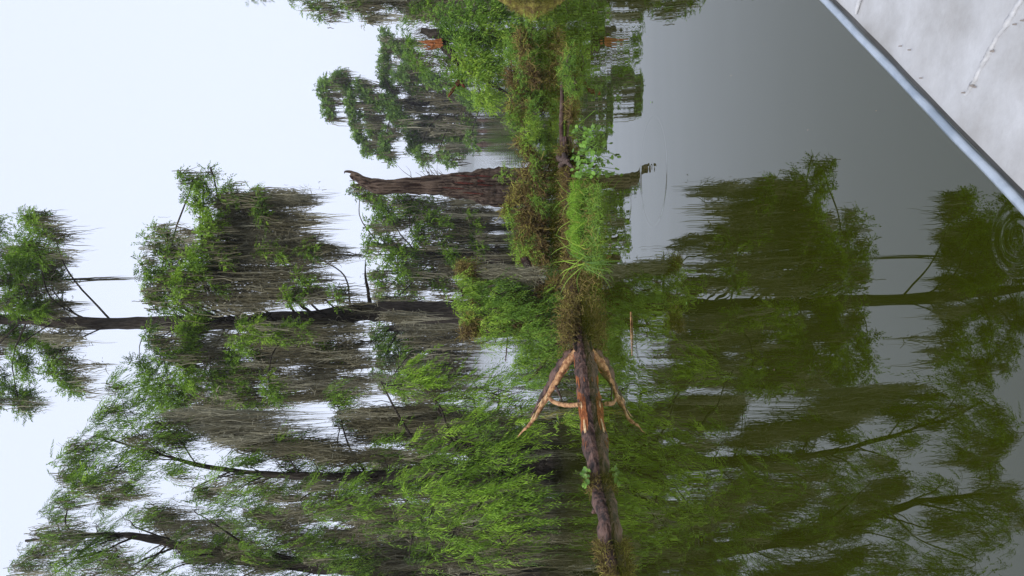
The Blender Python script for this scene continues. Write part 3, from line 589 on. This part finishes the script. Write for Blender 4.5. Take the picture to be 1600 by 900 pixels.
def on_log(x, y, up=1.0):    # on the camera side of the log
    i = np.interp(y, [q[1] for q in LP], np.arange(len(LP))); k = int(i); t = i - k
    c = LW[k] * (1 - t) + LW[min(k + 1, len(LW) - 1)] * t; r = LR[k] * (1 - t) + LR[min(k + 1, len(LR) - 1)] * t
    return c, r
g = Geo()
for k in range(130):
    y0 = rng.uniform(604, 668); c, r = on_log(0, y0); c2, r2 = on_log(0, y0 + rng.uniform(15, 32)); a = rng.uniform(.25, 1.3)
    d_ = np.array([0, -math.cos(a), math.sin(a)]); shard(g, c + d_ * r * 1.0, c2 + d_ * r2 * rng.uniform(1.0, 1.3), .008, .8)
for k in range(20):
    y0 = rng.uniform(530, 590); c, r = on_log(0, y0); c2, r2 = on_log(0, y0 + rng.uniform(15, 25)); a = rng.uniform(.1, 1.5)
    d_ = np.array([0, -math.cos(a), math.sin(a)]); shard(g, c + d_ * r * 1.0, c2 + d_ * r2 * 1.08, .012, .6)
build('torn_heartwood', g, M_heart, lg)
for (ya, yb, al, w) in [(650, 690, .75, .040), (624, 644, .9, .030), (654, 682, .25, .02), (640, 664, .5, .015)]:
    g = Geo(); c, r = on_log(0, ya); c2, r2 = on_log(0, yb); d_ = np.array([0, -math.cos(al), math.sin(al)]); shard(g, c + d_ * r * 1.02, c2 + d_ * r2 * 1.0, w, .4)
    build('splinter', g, M_splint, lg)
# rip in the log: raised black tube with the shade put into its colour
g = Geo(); c, r = on_log(0, 505); c2, r2 = on_log(0, 560); d_ = np.array([0, -.75, .66])
tube(g, [c + d_ * r * .9, (c + c2) / 2 + d_ * r * .93, c2 + d_ * r2 * .9], [.008, .03, .008], sides=8, rough=.4, nscale=20); build('rip_shade', g, mat('rip_shade_black', (.012, .009, .008), .95), lg)
# forked broken limb rising from the log
def pz(x, y, D): return at(x, y, D)
g = Geo(); L1 = [(902, 548, 8.35), (885, 568, 8.4), (868, 598, 8.5), (850, 628, 8.6), (836, 652, 8.65), (826, 668, 8.68)]
tube(g, [pz(*p) for p in L1], [.085, .075, .065, .05, .04, .012], sides=12, per=8, rough=.25, nscale=16, flat=.6); build('broken_limb', g, M_tan, lg, smooth=True)
g = Geo(); L2 = [(896, 548, 8.38), (876, 570, 8.45), (859, 600, 8.56), (843, 628, 8.66), (830, 650, 8.7)]
tube(g, [pz(*p) for p in L2], [.06, .055, .04, .026, .008], sides=9, per=8, rough=.55, nscale=18); build('limb_bark', g, M_log, lg, smooth=True)
g = Geo()
for k in range(12):
    t = rng.uniform(0, .8); x = 890 - 55 * t; y = 562 + 88 * t; a = pz(x + rng.uniform(0, 8), y, 8.35 + .3 * t); c = pz(x - 16 + rng.uniform(-2, 5), y + 24, 8.42 + .3 * t); shard(g, a, c, .012, .5)
build('torn_heartwood', g, M_heart, lg)
g = Geo(); tube(g, [pz(*p) for p in [(840, 645, 8.63), (826, 665, 8.68), (818, 672, 8.7), (808, 684, 8.72)]], [.045, .036, .03, .004], sides=8, per=6, rough=.4, nscale=25, flat=.5); build('limb_tip', g, M_tan, lg, smooth=True)
g = Geo()
for k in range(7):
    t = rng.uniform(.1, .9); a = pz(862 - 48 * t + rng.normal() * 3, 605 + 68 * t, 8.5 + .15 * t); c = a + np.array([-.05 - .05 * rng.random(), -.02, .02 + .05 * rng.random()]); shard(g, a, c, .010, .6)
build('splinter', g, M_splint, lg)
g = Geo(); tube(g, [pz(*p) for p in [(858, 622, 8.5), (868, 629, 8.3), (885, 633, 8.05), (905, 632, 7.75)]], [.022, .026, .026, .024], sides=8, per=6, rough=.15, nscale=20); build('bare_stick', g, M_tan, lg, smooth=True)
g = Geo(); tube(g, [pz(*p) for p in [(868, 603, 8.45), (874, 616, 8.3), (880, 630, 8.2)]], [.016, .012, .003], sides=6, per=5); build('twig', g, M_dead, lg)
g = Geo()
for x0, y0, L in [(850, 645, .35), (852, 650, .45), (878, 560, .25), (846, 655, .2), (873, 660, .25)]:
    p = pz(x0, y0, 8.45); strands(g, p[None] + rng.normal(size=(3, 3)) * .01, L * rng.uniform(.6, 1, 3), .006, tint=np.array([.9, 1, .8]), wander=.03)
build('hanging_fibres', g, M_fibre, lg)
def coat(name, spans, n_, fl, fw, tb, material=M_fibre, parent=lg):
    g = Geo()
    for ya, yb, s in spans:
        N = int(n_ * abs(yb - ya)); yy = rng.uniform(ya, yb, N); Pp = []
        for y in yy:
            c, r = on_log(0, y); a = rng.uniform(-.3, 2.6); Pp.append(c + np.array([rng.normal() * .01, -math.cos(a), math.sin(a)]) * r * s * rng.uniform(.9, 1.1))
        Pp = np.array(Pp); Pp[:, 2] = np.maximum(Pp[:, 2], .005)
        tangle(g, Pp, fl * rng.uniform(.5, 1.3, N), fw, tint=np.clip(tb + rng.normal(size=N) * .322, 0, 1))
    build(name, g, material, parent)
coat('moss_wrap', [(740, 768, 1.15), (845, 905, 1.15), (462, 520, 1.12), ], 20, .075, .0065, .4)
coat('root_fibres', [(230, 470, 1.3), ], 12, .085, .0065, .3)
g = Geo(); N = 650; c, r = on_log(0, 480); Pp = pz(893, 490, 8.5) + rng.normal(size=(N, 3)) * np.array([.11, .06, .09]); Pp[:, 2] = np.maximum(Pp[:, 2], .01)
tangle(g, Pp, .08, .0065, tint=rng.uniform(.1, .9, N)); Pp = pz(886, 520, 8.4) + rng.normal(size=(N, 3)) * np.array([.14, .06, .05]); Pp[:, 2] = np.maximum(Pp[:, 2], .01); tangle(g, Pp, .08, .006, tint=rng.uniform(.0, .8, N))
build('moss_clump', g, M_fibre, lg)

# leaf discs
def discs(g, C, Nn, r, parent=None):
    for k, (c, nn) in enumerate(zip(C, Nn)):
        nn = nn / np.linalg.norm(nn); u = np.cross(nn, [.3, .5, .8]); u /= np.linalg.norm(u); w = np.cross(nn, u); rr = r * rng.uniform(.65, 1.25)
        A = np.linspace(.25, 2 * math.pi - .25, 12); notch = 1 + .06 * np.cos(A * 5)
        v = [c + nn * rr * .0] + [c + rr * q * (math.cos(a) * u + math.sin(a) * w) + nn * rr * .18 * q for a, q in zip(A, notch)]
        if parent is not None:
            g = Geo()
        g.add(v, [[0, j, j + 1] for j in range(1, 12)], rng.uniform(0, 1))
        if parent is not None: build('leaf', g, M_padleaf, parent)
# sprig on the log
sp = empty('leafy_sprig', on_z(928, 735, .15), 'small sprig of pointed light green leaves growing on the fallen trunk', 'plant')
g, gs = Geo(), Geo()
for k in range(13):
    c, r = on_log(0, rng.uniform(722, 752)); p = c + np.array([0, -.5, .9]) * r; q = p + np.array([rng.uniform(-.03, .03), -.04 - rng.uniform(0, .05), rng.uniform(.0, .09)])
    tube(gs, [p, (p + q) / 2 + [0, 0, .015], q], [.003, .002, .0015], sides=4, per=2); discs(g, [q], [np.array([rng.normal() * .5, -1, .5 + rng.normal() * .4])], .026, sp)
build('stalks', gs, M_fern, sp)
# pennywort clump
pw = empty('pennywort', on_z(925, 235, 0), 'round leaved light green water pennywort trailing off the log into open water', 'plant')
g, gs = Geo(), Geo()
for k in range(80):
    y = rng.uniform(196, 278); x = rng.uniform(893, 930); z = max(.03, (926 - x) / 1150 * 8 * rng.uniform(.6, 1.1)); q = on_z(x, y, z); p = on_z(925, y + rng.normal() * 6, 0)
    p[1] = q[1] + rng.uniform(-.1, .1)
    tube(gs, [p, (p + q) / 2 + rng.normal(size=3) * .01, q], [.003, .0025, .002], sides=4, per=2); discs(g, [q], [np.array([rng.normal() * .5, -.7, .8 + rng.normal() * .5])], .022, pw)
build('stalks', gs, M_fern, pw)
# bright fern grass on the log
gp = empty('grass_clump', on_z(928, 340, 0), 'lime green cushion of fine grass growing along the low log', 'grass clump')
g = Geo(); N = 4200
yy = rng.uniform(284, 402, N); hh = rng.random(N) ** .8; prof = 1 - ((yy - 343) / 70) ** 4
P = np.array([on_z(911 + rng.uniform(-8, 4) + 3 * math.sin(y * .15), y, 0) for y in yy]); P[:, 2] = hh * (.065 + .03 * np.sin(yy * .23) + .02 * np.sin(yy * .61)) * prof; P[:, 1] += rng.uniform(-.12, .15, N)
fronds(g, P, rv(N) * .5 + [0, -.3, .9], .065, 5, .028, .006, .05, tint=np.clip(.25 + .6 * hh + rng.normal(size=N) * .25, 0, 1)); build('blades', g, M_grass, gp)
g = Geo(); N = 1300; P = np.array([on_z(rng.uniform(916, 944), rng.uniform(285, 425), 0) for _ in range(N)]); P[:, 2] = rng.random(N) * .05
tangle(g, P, .07, .004, tint=rng.uniform(.1, .8, N)); build('trailing_stems', g, M_fern, gp)
g = Geo(); N = 450; P = np.array([on_z(rng.uniform(896, 938), rng.uniform(280, 470), 0) for _ in range(N)]); P[:, 2] = rng.random(N) ** 2 * .12
tangle(g, P, .10, .006, tint=rng.uniform(0, .8, N)); build('dead_stems', g, M_fibre, gp)
# long blades tuft
bl = empty('sedge_tuft', on_z(912, 412, 0), 'tuft of long arching sedge blades at the end of the bright grass', 'plant')
g = Geo(); p = on_z(914, 408, .03)
def blade(g, a, mid, c, w, t):
    P = catmull([a, mid, c], 8); T = nrm(np.gradient(P, axis=0)); s = np.linspace(0, 1, len(P)); W_ = nrm(np.cross(T, [0, -1, .3])) * (w * (1 - s ** 2) * .5 + .0006)[:, None]
    v = np.stack([P + W_, P - W_], 1).reshape(-1, 3); k = np.arange(len(P) - 1) * 2; g.add(v, np.stack([k, k + 1, k + 3, k + 2], 1), t)
for (x, y, D) in [(868, 440, 7.9), (878, 425, 7.9), (872, 398, 8), (880, 385, 8.1), (884, 432, 7.8), (890, 448, 7.7), (872, 455, 8), (865, 410, 7.9), (895, 455, 7.7), (884, 365, 8)]:
    for _ in range(1):
        c = at(x + rng.normal() * 4, y + rng.normal() * 5, D); a = p + rng.normal(size=3) * [.04, .04, .01]; blade(g, a, (a + c) / 2 + np.array([0, 0, .05]), c, .009, rng.uniform(.1, .9))
for (x, y) in [(962, 414), (955, 440), (948, 428), (968, 408), (945, 400), (958, 425)]:      # those arching down over the water
    c = on_z(x, y, .01); a = p + rng.normal(size=3) * [.03, .03, .01]; blade(g, a, (a + c) / 2 + np.array([0, 0, .09]), c, .009, rng.uniform(0, .5))
build('blade', g, M_fern, bl)
g = Geo()
for k in range(14):
    a = on_z(905 + rng.uniform(-8, 12), rng.uniform(290, 420), .05); c = a + np.array([rng.uniform(-.25, .25), rng.uniform(-.1, .1), rng.uniform(.08, .3)]); blade(g, a, (a + c) / 2 + [0, 0, .05], c, .006, rng.uniform(.5, 1))
build('blade', g, M_fern, bl)

# red rotten stub
g = Geo(); tube(g, [on_z(934, 186, -.02), at(931, 165, 7.6), at(934, 146, 7.55), at(938, 130, 7.5), at(938, 124, 7.5)], [.015, .03, .045, .065, .05], sides=14, per=8, rough=.5, nscale=16)
tag(build('rotten_stub', g, M_red, smooth=True), 'short red brown rotten log stub lying in open water below the hummock', 'log stub')
# thin bare pole lying behind
g = Geo(); tube(g, [on_z(878, 128, .03), on_z(878, 160, .05), on_z(877, 195, .04), on_z(878, 238, .03)], [.02, .026, .028, .02], sides=8, per=8, rough=.4, nscale=14)
tag(build('floating_pole', g, M_dead, smooth=True), 'thin straight bare pole floating between the weed bank and the hummock', 'pole')
g = Geo()
for a_, b_ in [((880, 238), (895, 262)), ((876, 262), (888, 250)), ((872, 244), (884, 252))]:
    p, q = on_z(*a_, .03), on_z(*b_, .12); tube(g, [p, (p + q) / 2 + [0, 0, .03], q], [.022, .034, .01], sides=9, per=5, rough=.6, nscale=14)
tag(build('driftwood', g, M_dead, smooth=True), 'dark knotty driftwood lump beside the leaves of the pennywort', 'driftwood')
# floating litter
g = Geo(); tube(g, [on_z(985, 487, .004), on_z(986, 520, .006), on_z(987, 556, .004)], [.003, .0042, .002], sides=6); tag(build('floating_stick', g, M_tan), 'slim pale stick floating flat on the green reflection', 'stick')
for (x, y, r, lb, gp_) in [(1073, 474, .014, 'pale curled leaf floating in front of the log near the sky gap', None), (1017, 160, .007, 'dark leaf fleck floating alone on the open pale water', None), (1163, 650, .007, 'tiny pale leaf fleck floating on the dark reflection', None),
                         (1484, 168, .005, 'dark leaf fleck floating close to the boat edge', None), (1210, 578, .006, 'tiny leaf fleck floating below the middle of the dark reflection', None)]:
    g = Geo(); c = on_z(x, y, .004); discs(g, [c], [np.array([0.1, 0, 1.0])], r); o = build('floating_leaf', g, M_padleaf if 'pale' in lb else M_dead); tag(o, lb, 'floating leaf', 'leaves floating on the water')

for k in range(34):
    x, y = rng.uniform(985, 1560), rng.uniform(20, 880)
    if x > 1250 and y < (x - 1250) * 1.05 + 40: continue
    g = Geo(); c = on_z(x, y, .004); discs(g, [c], [np.array([0.05, 0, 1.0])], .0011 * c[1] ** .5 * rng.uniform(.6, 1.3))
    tag(build('floating_fleck', g, M_tan if k % 2 else M_dead), 'pinpoint fleck of leaf litter drifting on the open lake water', 'leaf fleck', 'flecks of litter on the water')

# ------------------------------------------------------------------ fallen crown on the log
fc = empty('fallen_branch', on_z(903, 500, 0), 'fallen leafy cypress crown leaning on the log, green fronds with brown moss on top', 'fallen branch')
Dc = 9.3
for pts_, rr in [([(900, 500), (860, 470), (800, 450), (745, 430)], [.06, .05, .035, .012]), ([(895, 510), (850, 520), (800, 515), (740, 520)], [.05, .04, .03, .01]), ([(895, 520), (860, 550), (840, 580), (820, 600)], [.035, .03, .02, .008]),
                 ([(860, 472), (840, 440), (825, 415), (818, 402)], [.035, .04, .045, .045]), ([(805, 455), (780, 490), (765, 530)], [.03, .02, .008]), ([(790, 565), (793, 520), (788, 500)], [.006, .01, .014])]:
    g = Geo(); tube(g, [at(x, y, Dc - .8 * (k == 0) * 0) for k, (x, y) in enumerate(pts_)], rr, sides=8, per=6, rough=.3, nscale=12, wob=.08); build('branch', g, M_dead, fc)
g = Geo(); twig_budget[0] = 60
shoots(g, [(712, 422, 725, 428, 9, .8), (715, 440, 722, 460, 10, .65), (708, 470, 712, 485, 7, .75), (735, 450, 745, 470, 12, .5), (722, 490, 730, 505, 9, .7), (750, 480, 760, 500, 14, .45), (765, 450, 785, 465, 13, .35), (775, 480, 790, 500, 14, .6),
           (760, 515, 755, 535, 12, .75), (775, 530, 790, 528, 12, .7), (795, 455, 815, 465, 10, .25), (805, 480, 820, 500, 13, .4), (800, 520, 815, 540, 14, .65), (820, 515, 850, 530, 13, .5), (825, 550, 840, 560, 14, .6), (805, 560, 815, 580, 14, .6), (850, 545, 865, 555, 11, .55),
           (835, 580, 850, 592, 11, .6), (815, 598, 830, 606, 9, .45), (868, 495, 872, 510, 9, .75), (860, 570, 868, 580, 8, .5), (840, 480, 850, 500, 11, .3), (730, 432, 740, 436, 8, .6), (790, 590, 800, 598, 7, .4), (850, 465, 860, 475, 8, .45), (885, 662, 880, 652, 7, .8, 8.6), (850, 430, 858, 445, 7, .5)],
       Dc, L=.20, K=16, ll=.060, lw=.0085, cover=4.2, gb=fc, bias=(.35, -.2, -.7))
build('foliage', g, M_fern, fc)
g = Geo()
for x, y, r, tb in [(722, 418, 9, .35), (735, 425, 12, .3), (750, 428, 12, .25), (768, 432, 10, .2), (737, 505, 13, .5), (745, 517, 9, .4), (800, 468, 12, .2), (815, 480, 12, .2), (835, 475, 12, .2), (862, 455, 12, .35), (880, 465, 11, .3), (870, 440, 9, .4), (845, 505, 10, .15), (790, 505, 8, .35), (850, 455, 12, .3), (880, 490, 9, .45), (728, 520, 6, .3), (745, 470, 8, .3), (812, 505, 10, .15)]:
    pc = at(x, y, Dc + rng.uniform(-.2, .1)); pr = r * Dc / F_PX; N = int(330 * pr / .1); Pp = pc + rng.normal(size=(N, 3)) * pr * .5; Pp[:, 2] = np.maximum(Pp[:, 2], .01)
    tangle(g, Pp, .10 * rng.uniform(.5, 1.3, N), .0075, tint=np.clip(tb + rng.normal(size=N) * .3, 0, 1))
build('brown_moss', g, M_fibre, fc)
g = Geo()
for _ in range(60):
    t = rng.random(); p0 = at(735 + 75 * t, 424 + 9 * t + rng.normal() * 3, Dc - .15); k = 16
    strands(g, p0 + rng.normal(size=(k, 3)) * [.03, .05, .03], (.55 - .2 * t) * rng.uniform(.3, 1, k), .008, tint=np.clip(.75 + rng.normal(size=k) * .2, 0, 1), wander=.03)
N = 500; t = rng.random(N); tangle(g, np.array([at(735 + 110 * q, 424 + 9 * q + rng.normal() * 5, Dc - .15) for q in t]), .10, .007, tint=rng.uniform(.3, 1, N))
for _ in range(60):
    p0 = at(rng.uniform(780, 860), rng.uniform(430, 500), Dc + .1); k = 14; strands(g, p0 + rng.normal(size=(k, 3)) * .04, .25 * rng.uniform(.3, 1, k), .005, tint=rng.uniform(.1, .5, k))
build('hanging_moss', g, M_moss, fc)
g = Geo(); tube(g, [at(822, 408, 9.6), at(820, 402, 9.6)], [.045, .04], sides=9, rough=.5, nscale=20); build('broken_end', g, M_heart, fc)
# dark hollow log under the near fronds
g = Geo(); tube(g, [on_z(850, 745, .1), on_z(850, 725, .12), on_z(850, 705, .1)], [.2, .28, .2], sides=14, per=6, rough=.5, nscale=5); tag(build('sunken_log', g, M_bark, smooth=True), 'black hump of a sunken log behind the fallen trunk, under the bright fronds', 'sunken log')

# ------------------------------------------------------------------ the boat we look from
ZB = 0.52
p1, p2 = on_z(1290, 0, ZB), on_z(1600, 322, ZB)
u = (p1 - p2) / np.linalg.norm(p1 - p2); nn_ = np.array([u[1], -u[0], 0])
bo = empty('boat', (p2[0], p2[1], 0), 'pale grey aluminium flat boat bow filling the lower right corner, bluish rim', 'boat')
def bpnt(a, b_, z): return p2 * [1, 1, 0] + u * a + nn_ * b_ + np.array([0, 0, z])
def boxm(g, a0, a1, b0, b1, z0, z1):
    v = [bpnt(a, b_, z) for z in (z0, z1) for a, b_ in ((a0, b0), (a1, b0), (a1, b1), (a0, b1))]
    g.add(v, [[3, 2, 1, 0], [4, 5, 6, 7], [0, 1, 5, 4], [1, 2, 6, 5], [2, 3, 7, 6], [3, 0, 4, 7]])
BM = 1.45
g = Geo(); secs = [(-3.0, .12, 0, -.12), (0, .12, 0, -.12), (2.0, .12, 0, -.12), (3.0, .18, .06, .05), (3.4, .3, .12, .38)]
v = []
for a, ins, w_, zb in secs: v += [bpnt(a, w_, ZB - .01), bpnt(a, w_ + ins, zb), bpnt(a, BM - w_ - ins, zb), bpnt(a, BM - w_, ZB - .01)]
ff_ = []
for k in range(4):
    for j in range(3): ff_.append([k * 4 + j, k * 4 + j + 1, k * 4 + 5 + j, k * 4 + 4 + j])
ff_ += [[3, 2, 1, 0], [16, 17, 18, 19]]; g.add(v, ff_); build('hull', g, M_metal, bo)
# bow deck, slightly dished sheet with dents
g = Geo(); A = np.linspace(-.5, 3.35, 160); B_ = np.linspace(.012, BM - .012, 60); v = []
for a in A:
    for b_ in B_:
        z = ZB - .004 - .010 * math.exp(-b_ / .05) * 0 + .0035 * mnoise.noise(Vector((a * 3, b_ * 3, 0))) + .0015 * mnoise.noise(Vector((a * 11, b_ * 11, 3)))
        v.append(bpnt(a, b_, z))
i, j = np.meshgrid(np.arange(159), np.arange(59), indexing='ij'); k = (i * 60 + j).ravel(); g.add(v, np.stack([k, k + 60, k + 61, k + 1], 1)); build('deck', g, M_metal, bo, smooth=True)
def rim(b_):
    g = Geo(); A = np.linspace(-3, 3.3, 180)
    tube(g, [bpnt(a, b_ + .0012 * mnoise.noise(Vector((a * 9, b_, 0))), ZB + .002) for a in A], [.0065 + .0007 * mnoise.noise(Vector((a * 14, 4, b_))) for a in A], sides=12, per=1); build('gunwale_rim', g, M_rim, bo, smooth=True)
rim(0.0); rim(BM)
g = Geo(); wp = [on_z(x, y, ZB - .0025) for x, y in [(1612, -22), (1590, 8), (1572, 40), (1555, 62), (1543, 88), (1530, 110), (1520, 132), (1508, 148)]]
tube(g, wp, [.003, .0034, .0038, .003, .0042, .0034, .004, .002], sides=9, per=8, rough=.7, nscale=140, wob=.03); build('weld_seam', g, M_weld, bo, smooth=True)
g = Geo(); wp = [on_z(x, y, ZB - .0025) for x, y in [(1346, -6), (1341, 8), (1337, 22)]]; tube(g, wp, [.0035, .004, .002], sides=8, per=5, rough=.6, nscale=60); build('weld_seam', g, M_weld, bo, smooth=True)
for (x, y, r) in [(1548, 80, .0018), (1516, 134, .002), (1520, 136, .0015), (1583, 38, .0013), (1595, 32, .0013), (1405, 72, .0012), (1419, 78, .0013), (1437, 122, .0011), (1503, 145, .0012)]:
    g = Geo(); c = on_z(x, y, ZB + .004); tube(g, [c - [0, 0, .004], c + [0, 0, .001]], [r, r * .5], sides=7, per=1); build('pit', g, M_speck, bo)
g = Geo(); boxm(g, -2.9, -.5, .15, BM - .15, -.02, 0.0); build('floor', g, M_metal, bo)
g = Geo(); boxm(g, -1.9, -1.5, .05, BM - .05, .28, .32); build('seat', g, M_metal, bo)

# ------------------------------------------------------------------ lake haze
hz = Geo(); x0, x1, y0, y1, z0, z1 = -2600, 2600, -320, 4600, -1.5, 45
hz.add([(x, y, z) for z in (z0, z1) for x, y in ((x0, y0), (x1, y0), (x1, y1), (x0, y1))], [[3, 2, 1, 0], [4, 5, 6, 7], [0, 1, 5, 4], [1, 2, 6, 5], [2, 3, 7, 6], [3, 0, 4, 7]])
Mh = bpy.data.materials.new('haze'); Mh.use_nodes = True; n_ = Mh.node_tree.nodes; n_.remove(n_['Principled BSDF'])
pv = n_.new('ShaderNodeVolumePrincipled'); pv.inputs['Color'].default_value = (.93, .96, 1, 1); pv.inputs['Density'].default_value = .00055
Mh.node_tree.links.new(pv.outputs[0], n_['Material Output'].inputs['Volume'])
USE_HAZE = True
if USE_HAZE:
    o = build('haze', hz, Mh, origin=(0, 0, 0)); tag(o, 'thin pale lake haze', kind='stuff')
for o in COL.objects:
    if '_org' in o: del o['_org']
